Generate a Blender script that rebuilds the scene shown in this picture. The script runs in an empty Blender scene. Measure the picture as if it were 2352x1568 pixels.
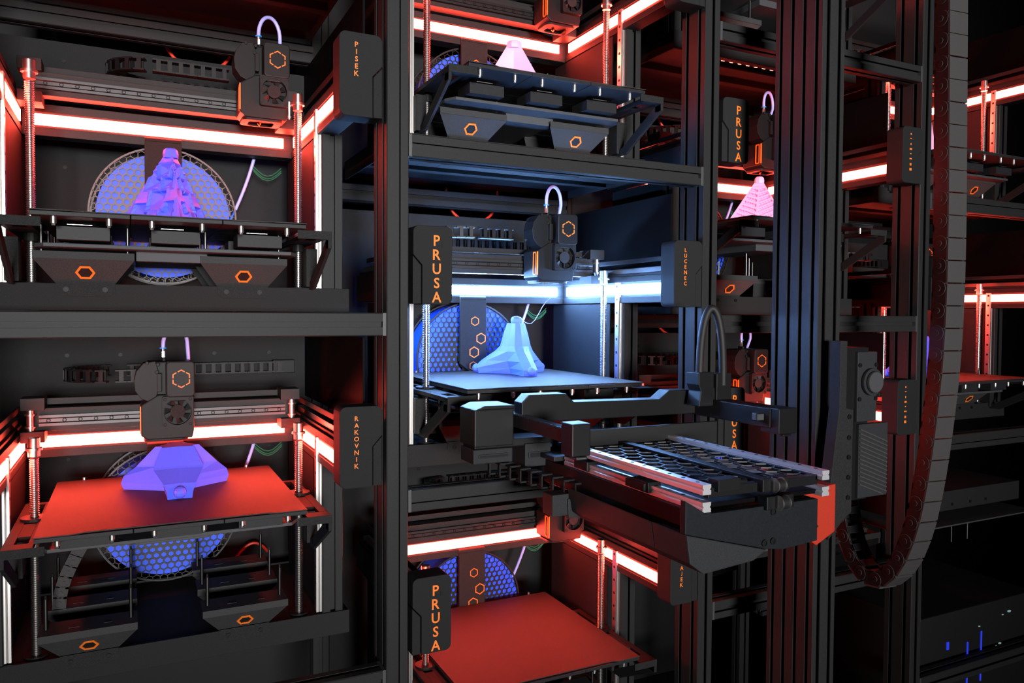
import bpy, bmesh, math, random
from mathutils import Vector, Matrix
random.seed(7)
sc = bpy.context.scene
COL = sc.collection
PI = math.pi

# ------------------------------------------------------------------ camera
W, H = 2352, 1568
F_PX, YAW, PITCH, ROLL = 1765.49, 0.4604, -0.0299, 0.0059
CAM = Vector((-0.3873, -1.2638, 0.0))
Fd = Vector((math.sin(YAW)*math.cos(PITCH), math.cos(YAW)*math.cos(PITCH), math.sin(PITCH)))
Rg = Vector((math.cos(YAW), -math.sin(YAW), 0)); Up = Rg.cross(Fd)
R2 = Rg*math.cos(ROLL) + Up*math.sin(ROLL); U2 = -Rg*math.sin(ROLL) + Up*math.cos(ROLL)
cd = bpy.data.cameras.new('camera'); cam = bpy.data.objects.new('camera', cd); COL.objects.link(cam)
M = Matrix((R2, U2, -Fd)).transposed().to_4x4(); M.translation = CAM
cam.matrix_world = M
cd.sensor_width = 36; cd.lens = F_PX/W*36; cd.shift_x = -2.27/W; cd.shift_y = -11.17/W
cd.clip_start = 0.02; cd.clip_end = 60
sc.camera = cam
# ------------------------------------------------------------------ world, light, exposure
wd = bpy.data.worlds.new('world'); sc.world = wd; wd.use_nodes = True
bg = wd.node_tree.nodes['Background']; bg.inputs[0].default_value = (.55, .6, .7, 1); bg.inputs[1].default_value = 0.0015
def area_lamp(name, loc, aim, sx, sy, power, col, spread=PI):
    l = bpy.data.lights.new(name, 'AREA'); l.shape = 'RECTANGLE'; l.size = sx; l.size_y = sy; l.energy = power; l.color = col; l.spread = spread
    o = bpy.data.objects.new(name, l); COL.objects.link(o); o.location = loc
    o.rotation_euler = (Vector(aim)-Vector(loc)).to_track_quat('-Z', 'Y').to_euler()
    return o
area_lamp('room_lamp', (-0.7, -7.0, 0.10), (0.45, 0, 0.50), 1.4, 1.0, 47, (1, .98, .97), math.radians(38))
vs = sc.view_settings
vs.view_transform = 'Standard'; vs.look = 'None'; vs.gamma = 1; vs.use_curve_mapping = False; vs.exposure = 0.0

# ------------------------------------------------------------------ materials
def mat(name, col, rough=.5, metal=0., spec=.5, speck=0., scale=900, bump=0., emit=None, es=0., noise_lo=.5, noise_hi=1.5, coat=0, sss=0):
    m = bpy.data.materials.new(name); m.use_nodes = True
    nt = m.node_tree; b = nt.nodes['Principled BSDF']
    b.inputs['Base Color'].default_value = (*col, 1); b.inputs['Roughness'].default_value = rough
    b.inputs['Metallic'].default_value = metal; b.inputs['Specular IOR Level'].default_value = spec
    if coat: b.inputs['Coat Weight'].default_value = coat
    if sss:
        b.inputs['Subsurface Weight'].default_value = sss; b.inputs['Subsurface Radius'].default_value = (.01, .01, .02); b.inputs['Subsurface Scale'].default_value = .5
    if emit:
        b.inputs['Emission Color'].default_value = (*emit, 1); b.inputs['Emission Strength'].default_value = es
    if speck or bump:
        tc = nt.nodes.new('ShaderNodeTexCoord'); nz = nt.nodes.new('ShaderNodeTexNoise')
        nz.inputs['Scale'].default_value = scale; nz.inputs['Detail'].default_value = 3; nz.inputs['Roughness'].default_value = .7
        nt.links.new(tc.outputs['Object'], nz.inputs['Vector'])
        if speck:
            mr = nt.nodes.new('ShaderNodeMapRange'); mr.inputs[1].default_value = .3; mr.inputs[2].default_value = .7
            mr.inputs[3].default_value = 1-speck; mr.inputs[4].default_value = 1+speck
            nt.links.new(nz.outputs['Fac'], mr.inputs[0])
            mx = nt.nodes.new('ShaderNodeMix'); mx.data_type = 'RGBA'; mx.blend_type = 'MULTIPLY'; mx.inputs[0].default_value = 1
            mx.inputs[6].default_value = (*col, 1); nt.links.new(mr.outputs[0], mx.inputs[7])
            nt.links.new(mx.outputs[2], b.inputs['Base Color'])
        if bump:
            bp = nt.nodes.new('ShaderNodeBump'); bp.inputs['Strength'].default_value = bump; bp.inputs['Distance'].default_value = .0006
            nt.links.new(nz.outputs['Fac'], bp.inputs['Height']); nt.links.new(bp.outputs[0], b.inputs['Normal'])
    return m
def stripes(name, col, col2, axis, freq, rough=.5, metal=0.):
    m = mat(name, col, rough, metal); nt = m.node_tree; b = nt.nodes['Principled BSDF']
    tc = nt.nodes.new('ShaderNodeTexCoord'); wv = nt.nodes.new('ShaderNodeTexWave'); wv.bands_direction = axis
    wv.inputs['Scale'].default_value = freq; wv.inputs['Distortion'].default_value = 1.5; wv.inputs['Detail'].default_value = 2
    cr = nt.nodes.new('ShaderNodeMix'); cr.data_type = 'RGBA'; cr.inputs[6].default_value = (*col, 1); cr.inputs[7].default_value = (*col2, 1)
    bp = nt.nodes.new('ShaderNodeBump'); bp.inputs['Strength'].default_value = .4; bp.inputs['Distance'].default_value = .0006
    L = nt.links.new
    L(tc.outputs['Object'], wv.inputs['Vector']); L(wv.outputs['Fac'], cr.inputs[0]); L(cr.outputs[2], b.inputs['Base Color'])
    L(wv.outputs['Fac'], bp.inputs['Height']); L(bp.outputs[0], b.inputs['Normal'])
    return m
def emitter(name, col, s):
    m = bpy.data.materials.new(name); m.use_nodes = True; nt = m.node_tree; nt.nodes.clear()
    e = nt.nodes.new('ShaderNodeEmission'); o = nt.nodes.new('ShaderNodeOutputMaterial')
    e.inputs[0].default_value = (*col, 1); e.inputs[1].default_value = s; nt.links.new(e.outputs[0], o.inputs[0]); return m
MT = dict(
 anod=mat('anodised_black', (.0165, .0165, .017), .52, 0., .15, .12, 300),
 cap=mat('anodised_cap', (.04, .04, .043), .45),
 powder=mat('powder_coat_black', (.0165, .0165, .017), .6, 0, .08, .6, 1100, .6),
 panel=mat('panel_black', (.0165, .017, .018), .6, 0, .08, .45, 1000, .5),
 plastic=mat('plastic_black', (.0075, .0075, .008), .45, 0, .13, .1, 1500, .2),
 plate=mat('plate_plastic', (.0150, .0155, .0165), .6, 0, .08, .6, 1300, .7),
 tray=mat('tray_coat', (.034, .034, .035), .6, 0, .10, .5, 1100, .5),
 endpl=mat('machined_black', (.0085, .010, .012), .5, 0, .12, .15, 300),
 deck=mat('deck_plastic', (.02, .02, .022), .35, 0, .6),
 screwst=mat('thread_steel', (.42, .40, .39), .32, 1.),
 railm=mat('rail_metal', (.045, .044, .045), .42, 1.),
 rubber=mat('rubber_black', (.006, .006, .0065), .6, 0, .3),
 divider=mat('divider_black', (.0016, .0016, .002), .6, 0, .05),
 grey=mat('grey_plastic', (.020, .021, .0225), .55, 0, .10, .4, 1300, .5),
 chain=mat('chain_plastic', (.040, .0385, .0385), .55, 0, .12, .15, 900),
 chaindark=mat('chain_dark', (.006, .006, .007), .5, 0, .2),
 steel=mat('steel', (.66, .64, .62), .34, 1.),
 bright=mat('bright_rail', (.62, .62, .64), .42, .75),
 steeld=mat('steel_dark', (.10, .098, .098), .36, 1.),
 sheet=mat('textured_sheet', (.029, .023, .023), .62, 0, .18, .30, 700, .6),
 bedblack=mat('bed_black', (.016, .016, .018), .5, 0, .15, .2, 900),
 under=mat('under_tray', (.045, .047, .052), .5, .0, .25, .3, 1200, .5),
 arm=mat('arm_plastic', (.0058, .006, .0068), .42, 0, .18, .12, 1400, .25),
 orange=mat('orange_plastic', (.80, .165, .016), .5, 0, .3),
 redlit=mat('red_lit_plastic', (.34, .022, .008), .6, 0, .3, .2, 700, .5),  # red light falling on the arm link, put into its base colour
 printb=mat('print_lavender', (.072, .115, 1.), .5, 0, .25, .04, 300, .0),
 printlit=mat('print_red_lit', (.62, .42, .72), .5, 0, .3),  # red strip light on these prints is painted in as pink base colour
 filament=stripes('filament_blue', (.012, .11, 1.), (.008, .07, .8), 'Y', 160, .55),
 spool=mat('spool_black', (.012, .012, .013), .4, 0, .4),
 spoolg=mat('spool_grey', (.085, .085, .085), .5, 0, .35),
 brass=mat('brass', (.75, .45, .14), .3, 1.),
 ptfe=mat('ptfe_tube', (.36, .38, .85), .35, 0, .4),
 bluefil=mat('filament_line', (.03, .13, .9), .4),
 bluering=mat('blue_ring', (.03, .25, .8), .4),
 redtube=mat('red_tube', (.7, .035, .02), .4),
 green=mat('green_wire', (.02, .14, .06), .45),
 led_red=emitter('led_red', (1, .066, .040), 108.), led_blue=emitter('led_blue', (.22, .46, 1.), 320.),
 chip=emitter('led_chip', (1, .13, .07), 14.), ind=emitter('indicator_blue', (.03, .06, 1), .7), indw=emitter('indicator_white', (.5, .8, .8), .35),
 floor=mat('floor_dark', (.012, .012, .013), .5), wall=mat('wall_dark', (.006, .006, .007), .7),
)

# ------------------------------------------------------------------ mesh helpers
class MB:
    def __init__(s): s.v = []; s.f = []; s.m = []
    def add(s, v, f, m=0):
        o = len(s.v); s.v += [tuple(q) for q in v]; s.f += [tuple(i+o for i in q) for q in f]; s.m += [m]*len(f); return s
    def box(s, x0, x1, y0, y1, z0, z1, m=0):
        return s.add([(x0,y0,z0),(x1,y0,z0),(x1,y1,z0),(x0,y1,z0),(x0,y0,z1),(x1,y0,z1),(x1,y1,z1),(x0,y1,z1)],
                     [(0,3,2,1),(4,5,6,7),(0,1,5,4),(1,2,6,5),(2,3,7,6),(3,0,4,7)], m)
    def prism(s, poly, a, b, ax='y', m=0):
        """poly: 2D points (counter-clockwise); ax is the extrusion axis"""
        def P(u, w, t): return {'y': (u, t, w), 'x': (t, u, w), 'z': (u, w, t)}[ax]
        n = len(poly); v = [P(u, w, a) for u, w in poly]+[P(u, w, b) for u, w in poly]
        f = [tuple(range(n)), tuple(range(2*n-1, n-1, -1))]+[((i+1) % n, i, n+i, n+(i+1) % n) for i in range(n)]
        return s.add(v, f, m)
    def cyl(s, c, r, h, ax='z', n=16, m=0, r2=None):
        r2 = r if r2 is None else r2; v = []; 
        def P(a, rr, t):
            x, y = rr*math.cos(a), rr*math.sin(a)
            return {'z': (c[0]+x, c[1]+y, c[2]+t), 'y': (c[0]+x, c[1]+t, c[2]+y), 'x': (c[0]+t, c[1]+x, c[2]+y)}[ax]
        for i in range(n): v.append(P(2*PI*i/n, r, 0))
        for i in range(n): v.append(P(2*PI*i/n, r2, h))
        f = [tuple(range(n-1, -1, -1)), tuple(range(n, 2*n))]+[(i, (i+1) % n, n+(i+1) % n, n+i) for i in range(n)]
        return s.add(v, f, m)
    def lathe(s, c, prof, n=16, m=0):
        v = []; f = []
        for r, z in prof:
            for i in range(n): v.append((c[0]+r*math.cos(2*PI*i/n), c[1]+r*math.sin(2*PI*i/n), c[2]+z))
        for k in range(len(prof)-1):
            for i in range(n): f.append((k*n+i, k*n+(i+1) % n, (k+1)*n+(i+1) % n, (k+1)*n+i))
        f.append(tuple(range(n-1, -1, -1))); f.append(tuple(range((len(prof)-1)*n, len(prof)*n)))
        return s.add(v, f, m)
    def ring(s, c, ro, ri, h, ax='y', n=32, m=0):
        v = []; f = []
        for rr, t in ((ro, 0), (ri, 0), (ri, h), (ro, h)):
            for i in range(n):
                a = 2*PI*i/n; x, y = rr*math.cos(a), rr*math.sin(a)
                v.append({'y': (c[0]+x, c[1]+t, c[2]+y), 'z': (c[0]+x, c[1]+y, c[2]+t), 'x': (c[0]+t, c[1]+x, c[2]+y)}[ax])
        for k in range(4):
            for i in range(n): f.append((k*n+i, k*n+(i+1) % n, ((k+1) % 4)*n+(i+1) % n, ((k+1) % 4)*n+i))
        return s.add(v, f, m)
    def polyring(s, outer, inner, a, b, ax='y', m=0):
        def P(u, w, t): return {'y': (u, t, w), 'x': (t, u, w), 'z': (u, w, t)}[ax]
        n = len(outer); v = [P(*q, a) for q in outer]+[P(*q, a) for q in inner]+[P(*q, b) for q in inner]+[P(*q, b) for q in outer]; f = []
        for k in range(4):
            for i in range(n): f.append((k*n+i, k*n+(i+1) % n, ((k+1) % 4)*n+(i+1) % n, ((k+1) % 4)*n+i))
        return s.add(v, f, m)
    def tube(s, path, r, n=8, m=0):
        pts = [Vector(q) for q in path]; v = []; f = []; up = Vector((0, 0, 1))
        for i, q in enumerate(pts):
            d = (pts[min(i+1, len(pts)-1)]-pts[max(i-1, 0)]).normalized()
            a = d.cross(up); a = a if a.length > 1e-3 else d.cross(Vector((1, 0, 0))); a.normalize(); b = d.cross(a)
            up = a.cross(d)*1.0
            for k in range(n): v.append(q+a*r*math.cos(2*PI*k/n)+b*r*math.sin(2*PI*k/n))
        for i in range(len(pts)-1):
            for k in range(n): f.append((i*n+k, i*n+(k+1) % n, (i+1)*n+(k+1) % n, (i+1)*n+k))
        f.append(tuple(range(n))); f.append(tuple(range(len(pts)*n-1, (len(pts)-1)*n-1, -1)))
        return s.add(v, f, m)
    def mesh(s, name, mats, bevel=0, smooth=False):
        me = bpy.data.meshes.new(name); me.from_pydata(s.v, [], s.f)
        for k in mats: me.materials.append(MT[k])
        me.polygons.foreach_set('material_index', s.m)
        bm = bmesh.new(); bm.from_mesh(me); bmesh.ops.recalc_face_normals(bm, faces=bm.faces)
        if bevel:
            es = [e for e in bm.edges if len(e.link_faces) == 2 and e.calc_face_angle(0) > .5]
            bmesh.ops.bevel(bm, geom=es, offset=bevel, segments=2, profile=.6, affect='EDGES', clamp_overlap=True)
        bm.to_mesh(me); bm.free()
        if smooth:
            me.polygons.foreach_set('use_smooth', [True]*len(me.polygons))
            me.set_sharp_from_angle(angle=.7)
        return me
CACHE = {}
def cached(key, fn):
    if key not in CACHE: CACHE[key] = fn()
    return CACHE[key]
def obj(name, me, parent=None, loc=(0, 0, 0), rot=(0, 0, 0), label=None, scale=None):
    o = bpy.data.objects.new(name, me); COL.objects.link(o); o.parent = parent; o.location = loc; o.rotation_euler = rot
    if scale: o.scale = scale
    if label: o['label'] = label
    return o
def tag(o, label=None, cat=None, group=None, kind=None):
    for k, v in (('label', label), ('category', cat), ('group', group), ('kind', kind)):
        if v: o[k] = v
    return o
def thing(name, label, cat, loc=(0, 0, 0), group=None, rot=(0, 0, 0)):
    return tag(obj(name, None, None, loc, rot), label, cat, group)
def rrect(x0, x1, z0, z1, r, n=5):
    p = []
    for cx, cz, a0 in ((x1-r, z0+r, -PI/2), (x1-r, z1-r, 0), (x0+r, z1-r, PI/2), (x0+r, z0+r, PI)):
        for i in range(n+1): a = a0+PI/2*i/n; p.append((cx+r*math.cos(a), cz+r*math.sin(a)))
    return p
def hexa(cx, cz, r, rot=0, sx=1, sz=1):
    return [(cx+sx*r*math.cos(rot+i*PI/3), cz+sz*r*math.sin(rot+i*PI/3)) for i in range(6)]
def arc(c, r, a0, a1, n, plane='xz'):
    o = []
    for i in range(n+1):
        a = a0+(a1-a0)*i/n; u, w = r*math.cos(a), r*math.sin(a)
        o.append({'xz': (c[0]+u, c[1], c[2]+w), 'xy': (c[0]+u, c[1]+w, c[2]), 'yz': (c[0], c[1]+u, c[2]+w)}[plane])
    return o
def slot_profile(nu, nw, g=.0195, o=.0048, d=.010, c=.0016):
    """outline of an aluminium slot profile of nu x nw modules (module = 2g), corner at the origin"""
    p = []; m = 2*g
    def side(n, T):
        for i in range(n):
            q = i*m+g
            for t, dep in ((q-o, 0), (q-o, -.0022), (q-o-.0035, -.0032), (q-o-.0035, -d), (q+o+.0035, -d), (q+o+.0035, -.0032), (q+o, -.0022), (q+o, 0)): p.append(T(t, dep))
    A, B = nu*m, nw*m
    p.append((c, 0)); side(nu, lambda t, e: (t, -e)); p.append((A-c, 0)); p.append((A, c))
    side(nw, lambda t, e: (A+e, t)); p.append((A, B-c)); p.append((A-c, B))
    side(nu, lambda t, e: (A-t, B+e)); p.append((c, B)); p.append((0, B-c))
    side(nw, lambda t, e: (-e, B-t)); p.append((0, c))
    return p
LET = {}
def letter(ch):
    if ch not in LET:
        cu = bpy.data.curves.new('glyph', 'FONT'); cu.body = ch; cu.size = 1; cu.extrude = 0; cu.resolution_u = 3; cu.offset = .016
        ob = bpy.data.objects.new('glyph', cu); COL.objects.link(ob); bpy.context.view_layer.update()
        me = bpy.data.meshes.new_from_object(ob.evaluated_get(bpy.context.evaluated_depsgraph_get()))
        v = [tuple(q.co) for q in me.vertices]; f = [tuple(q.vertices) for q in me.polygons]
        bpy.data.objects.remove(ob); bpy.data.curves.remove(cu); bpy.data.meshes.remove(me)
        LET[ch] = (v, f)
    return LET[ch]
def lettering(word, h, pitch, wscale=1.):
    """letters stacked downwards, centred on x=0, top at z=0, in the plane y=0 facing -y"""
    b = MB()
    for i, ch in enumerate(word):
        v, f = letter(ch); xs = [q[0] for q in v]; ys = [q[1] for q in v]
        k = h/(max(ys)-min(ys)); cx = (min(xs)+max(xs))/2
        b.add([((q[0]-cx)*k*wscale, 0, (q[1]-max(ys))*k-i*pitch) for q in v], f)
    me = b.mesh('lettering', ['orange']); return me

# ------------------------------------------------------------------ room shell
P, R, PW = .68, .6136, .039
tag(obj('floor', MB().box(-4, 6, -9, 3, -1.52, -1.5).mesh('floor', ['floor'])), 'dark floor', kind='structure')
tag(obj('wall_back', MB().box(-4, 6, 1.3, 1.35, -1.5, 2.6).mesh('wall_back', ['wall'])), 'dark wall behind the rack', kind='structure')

# ------------------------------------------------------------------ rack
rack = thing('equipment_rack', 'tall rack of black slotted aluminium posts and rails holding the printers', 'rack', (0, 0, -1.5))
rack_z = 1.5
def extr(prof, a, b, ax, mats=('anod',), name='profile'):
    return MB().prism(prof, a, b, ax).mesh(name, list(mats))
post_me = extr(slot_profile(1, 2), 0, 3.1, 'z', name='post')
for k in range(-1, 4):
    obj('front_post', post_me, rack, (k*P, 0, 0))
rpost_me = extr(slot_profile(1, 1), 0, 3.1, 'z', name='rear_post')
for k in range(-1, 4): obj('rear_post', rpost_me, rack, (k*P, .60, 0))
RL = P-PW
rail_prof = slot_profile(1, 1)     # (u = y, w = z)
rail_me = extr([(q[0], q[1]-PW) for q in rail_prof], PW+.0065, P-.0065, 'x', name='rail')
cap_me = MB().box(0, .006, 0, PW, -PW, 0).mesh('rail_cap', ['cap'], .0006)
cover_me = MB().box(.09, P-.01, .004, .034, -.034, -.003).mesh('rail', ['anod'])
panel_me = MB().box(PW+.002, P-.002, .602, .606, .02, R-.055).mesh('back_panel', ['panel'])
divider_me = MB().box(.662, .666, .085, .598, .415, R-.045).mesh('divider_panel', ['divider'])
screw_me = MB().ring((0, 0, 0), .0042, .0026, -.0016, 'y', 14).cyl((0, 0, 0), .0026, -.0006, 'y', 10).mesh('screw', ['plastic'])
rails = []
for bay in range(-1, 3):
    odd = bay % 2 == 0                       # bays 0 and 2 sit half a row lower
    for k in range(-3, 3):
        z = k*R+(R/2 if odd else 0)
        if z < -1.4 or z > 1.1: continue
        rl = obj('front_rail', rail_me, rack, (bay*P, 0, z+rack_z))
        obj('end_cap', cap_me, rl, (PW+.0003, 0, 0)); obj('end_cap', cap_me, rl, (P-.0063, 0, 0))
        obj('rear_rail', rail_me, rack, (bay*P, .55, z+rack_z))
        if z < -1.0 or (bay == 2 and z < -.9): continue
        bp = obj('back_panel', panel_me, rack, (bay*P, 0, z+rack_z))
        for sx in (.17, .27, .46, .58):
            for sz in (.52, .30): obj('screw', screw_me, bp, (sx, .6015, sz))
        obj('divider_panel', divider_me, rack, (bay*P, 0, z+rack_z))

# ------------------------------------------------------------------ printer parts
def base_mesh():
    b = MB().box(.058, .662, .18, .185, .001, .045).box(.058, .662, .185, .52, .038, .0425).box(.058, .062, .185, .52, .001, .038).box(.658, .662, .185, .52, .001, .038)
    # underside: front strip with a long slot, then a recessed floor
    b.box(.062, .19, .185, .275, .001, .004).box(.52, .658, .185, .275, .001, .004).box(.19, .52, .185, .197, .001, .004).box(.19, .52, .236, .275, .001, .004)
    b.box(.062, .658, .271, .275, .004, .02).box(.062, .658, .275, .52, .02, .024).box(.062, .658, .335, .36, .004, .02)
    return b.mesh('base', ['under' if False else 'powder'], .0012)
def tab_mesh():
    x0, x1, c = -.043, .043, .008
    b = MB().prism([(x0, .047), (x0, .032), (x0+c, .024), (x1-c, .024), (x1, .032), (x1, .047)], .1785, .1800, 'y')
    return b.mesh('tray_tab', ['powder'], .0004)
def tray_mesh():
    w, t, yl = .072, .012, .0     # half width; local: lip front at y=0, top z=0
    b = MB()
    b.box(-w, w, 0, .002, -t, 0)                                   # lip
    b.box(-w, w, .002, .060, -.002, 0)                             # top plate
    # sloping face, wide above and narrow below, with a hexagonal opening frame
    y0, z0, y1, z1, wb = .002, -t, .034, -.050, .043
    b.add([(-w, y0, z0), (w, y0, z0), (wb, y1, z1), (-wb, y1, z1), (-w, y0+.002, z0+.002), (w, y0+.002, z0+.002), (wb, y1+.002, z1+.002), (-wb, y1+.002, z1+.002)],
          [(0, 3, 2, 1), (4, 5, 6, 7), (0, 1, 5, 4), (1, 2, 6, 5), (2, 3, 7, 6), (3, 0, 4, 7)])
    b.box(-.03, -.014, .02, .021, .0001, .0009, 1); b.box(.022, .034, .02, .021, .0001, .0009, 1)
    return b.mesh('tray', ['tray', 'steel'], .0006)
def trayhex_mesh():
    # hexagon ring lying on the sloping face (slope from (y .002, z -.012) to (y .034, z -.050))
    L = math.hypot(.032, .038); ey, ez = .032/L, -.038/L; ny, nz = -.038/L, -.032/L
    def Q(u, w, t): return (u, .002+ey*w+ny*t, -.012+ez*w+nz*t)
    b = MB(); o, i = hexa(0, .026, .0145), hexa(0, .026, .0108); v = []; f = []
    for poly, t in ((o, .0002), (i, .0002), (i, .0016), (o, .0016)): v += [Q(u, w, t) for u, w in poly]
    for k in range(4):
        for j in range(6): f.append((k*6+j, k*6+(j+1) % 6, ((k+1) % 4)*6+(j+1) % 6, ((k+1) % 4)*6+j))
    b.add(v, f); b.add([Q(u, w, .0004) for u, w in i], [(0, 1, 2, 3, 4, 5)], 1)
    return b.mesh('hexagon', ['orange', 'rubber'])
def screwz():
    b = MB(); pr = []; z = .045
    while z < .372: pr += [(.0056, z), (.0072, z+.0011), (.0072, z+.0019), (.0056, z+.0030)]; z += .0036
    b.lathe((0, 0, 0), pr, 14); b.cyl((0, 0, .0425), .018, .004, 'z', 20, 1); b.cyl((0, 0, .375), .009, .03, 'z', 16, 0); b.cyl((0, 0, .385), .0125, .004, 'z', 16, 0)
    return b.mesh('lead_screw', ['screwst', 'plastic'], 0, True)
def zrail():
    b = MB().prism([(-.0075, 0), (.0075, 0), (.0075, .003), (.0055, .0045), (.0075, .006), (.0075, .010), (-.0075, .010), (-.0075, .006), (-.0055, .0045), (-.0075, .003)], .045, .378, 'z')
    for i in range(11): b.cyl((0, .0098, .07+i*.03), .0032, .0005, 'y', 10, 1)
    return b.mesh('linear_rail', ['steel', 'rubber'])
upr_me = extr(slot_profile(1, 1), .045, .338, 'z', name='upright')
def sidebeam():
    b = MB().box(0, .034, 0, .475, .332, .392).box(-.003, 0, 0, .475, .332, .346).box(-.003, 0, 0, .475, .378, .392)
    b.box(.004, .030, .01, .46, .392, .398).box(.008, .012, -.004, .47, .42, .431)
    return b.mesh('side_beam', ['anod'], .0012)
def yrail(): return MB().box(.010, .024, .012, .455, .398, .410).mesh('side_rail', ['steeld'], .001)
def backbeam(): return MB().box(.11, .61, .452, .486, .332, .392).box(.11, .61, .449, .452, .332, .348).box(.11, .61, .449, .452, .376, .392).mesh('back_beam', ['anod'], .0012)
def strip(L):
    n = 24; b = MB(); b.box(0, L, 0, .003, -.010, .010)
    return b
def plate_mesh(mir):
    w, h, r = .072, .136, .011; c = w-.0165; zc = h*.50
    def MX(p): return [(w-q[0], q[1]) for q in p][::-1] if mir else p
    main = [(r*(1-math.sin(a)), r*(1-math.cos(a))) for a in ()]
    main = []
    for i in range(6): a = PI+PI/2*i/5; main.append((r+r*math.cos(a), r+r*math.sin(a)))
    main += [(c, 0), (c, zc), (w, zc+.018)]
    for i in range(6): a = PI/2*i/5; main.append((w-r+r*math.cos(a), h-r+r*math.sin(a)))
    for i in range(6): a = PI/2+PI/2*i/5; main.append((r+r*math.cos(a), h-r+r*math.sin(a)))
    b = MB().prism(MX(main), 0, .045, 'y')
    return b.mesh('name_plate', ['plate'], .0016)
def latch_mesh(mir):
    w, h = .072, .136; c = w-.0165; zc = h*.50; g = .0016
    p = [(c+g, .001), (w, .001), (w, zc+.018-g*1.6), (c+g, zc-g*.6)]
    if mir: p = [(w-q[0], q[1]) for q in p][::-1]
    return MB().prism(p, .0022, .045, 'y').mesh('corner_cover', ['plate'], .001)
# bed
BX0, BX1, BY0, BY1 = .162, .553, .03, .44
def bed_tiles():
    me = MB().box(-.0645, .0645, -.067, .067, -.007, -.0008)
    return me.mesh('bed_tile', ['bedblack'], .0006)
def bed_standoff(): return MB().cyl((0, 0, -.017), .0042, .010, 'z', 12).cyl((0, 0, -.020), .0028, .004, 'z', 8).mesh('standoff', ['steel'], 0, True)
def bed_block(): 
    b = MB().box(-.036, .036, -.005, .055, -.036, -.016); b.box(-.022, .012, -.0052, -.0048, -.0135, -.0125, 1)
    return b.mesh('tile_block', ['bedblack', 'steel'], .001)
def bed_pan():
    b = MB().prism([(BX0+.01, BY0+.085), (BX1-.01, BY0+.085), (BX1+.004, BY0+.11), (BX1+.004, BY1-.02), (BX0-.004, BY1-.02), (BX0-.004, BY0+.11)], -.046, -.040, 'z')
    b.box(.30, .41, .16, .36, -.062, -.046)
    return b.mesh('bed_pan', ['under'], .001)
def bed_arm(mir):
    s = -1 if mir else 1; cx = .357
    def X(a, b): return (cx+s*a, cx+s*b) if s > 0 else (cx+s*b, cx+s*a)
    b = MB()
    def bx(a, c, *r): x0, x1 = X(a, c); b.box(x0, x1, *r)
    z0, z1 = -.022, -.014
    bx(.196, .236, .025, .06, z0, z1); bx(.196, .204, .06, .33, z0, z1); bx(.222, .236, .06, .33, z0, z1)
    bx(.204, .222, .10, .18, z0, z1); bx(.196, .236, .32, .335, z0, z1); bx(.18, .236, .024, .026, -.026, -.012)
    bx(.230, .236, .025, .045, -.04, z0)
    x0, x1 = X(.230, .236)
    poly = [(.026, -.026), (.026, -.040), (.15, -.105), (.215, -.105), (.215, -.09), (.165, -.09), (.045, -.026)]
    b.prism(poly, x0, x1, 'x')
    bx(.224, .244, .175, .225, -.10, -.03)
    return b.mesh('bed_arm', ['powder'], .0008)
def nut(): return MB().cyl((0, 0, -.012), .021, .006, 'z', 24).cyl((0, 0, -.03), .011, .02, 'z', 16).mesh('screw_nut', ['plastic'], .0008)
# gantry; local y=0 is the front of the rail
def gantry():
    b = MB().box(.125, .588, .0, .03, .394, .436)
    b.box(.112, .150, -.02, .032, .376, .396).box(.565, .603, -.02, .032, .376, .396).box(.112, .15, -.015, .034, .434, .456).box(.565, .603, -.015, .034, .434, .456)
    b.box(.15, .565, .022, .0235, .440, .452)
    return b.mesh('gantry_beam', ['anod'], .0012)
def grail():
    b = MB().prism([(-.009, .404), (-.0, .404), (-.0, .424), (-.009, .424), (-.009, .419), (-.0075, .417), (-.0075, .411), (-.009, .409)][::-1], .14, .575, 'x')
    for i in range(17): b.ring((.155+i*.0255, -.0078, .414), .0036, .0022, -.0012, 'y', 12, 1)
    return b.mesh('gantry_rail', ['railm', 'plastic'])
def pulleys(x):
    b = MB()
    if 1:
        b.cyl((x, -.005, .392), .0065, .044, 'z', 14).cyl((x, -.005, .401), .0095, .003, 'z', 16).cyl((x, -.005, .424), .0095, .003, 'z', 16)
    return b.mesh('belt_pulley', ['steel'], 0, True)
# tool head; origin at the nozzle tip
def head_body():
    b = MB()
    b.prism([(-.041, .014), (-.03, .006), (.046, .006), (.049, .02), (.049, .088), (-.012, .088), (-.041, .070)], -.046, .02, 'y')
    b.box(-.03, .045, -.03, .03, .086, .148)
    b.box(-.004, .002, -.02, .0, .148, .156)
    return b.mesh('tool_head', ['plastic'], .0022)
def head_ext(): return MB().prism(rrect(.001, .050, .084, .150, .007), -.060, -.006, 'y').prism([(.0, .084), (.05, .084), (.046, .076), (.004, .076)][::-1], -.056, -.02, 'y').mesh('extruder_cover', ['plastic'], .0022)
def head_idler():
    b = MB(); p = [(-.016, .150), (-.036, .147), (-.048, .132), (-.052, .115), (-.050, .096), (-.040, .082), (-.028, .076), (-.016, .082), (-.010, .100), (-.011, .130)]
    b.prism(p, -.042, .0, 'y')
    for x, z in ((-.03, .153), (-.012, .150), (-.014, .136)): b.cyl((x, -.040, z-.006), .0034, -.006, 'y', 12)
    b.box(-.014, -.006, -.050, -.04, .094, .128)
    return b.mesh('idler_housing', ['plastic'], .003)
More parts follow.
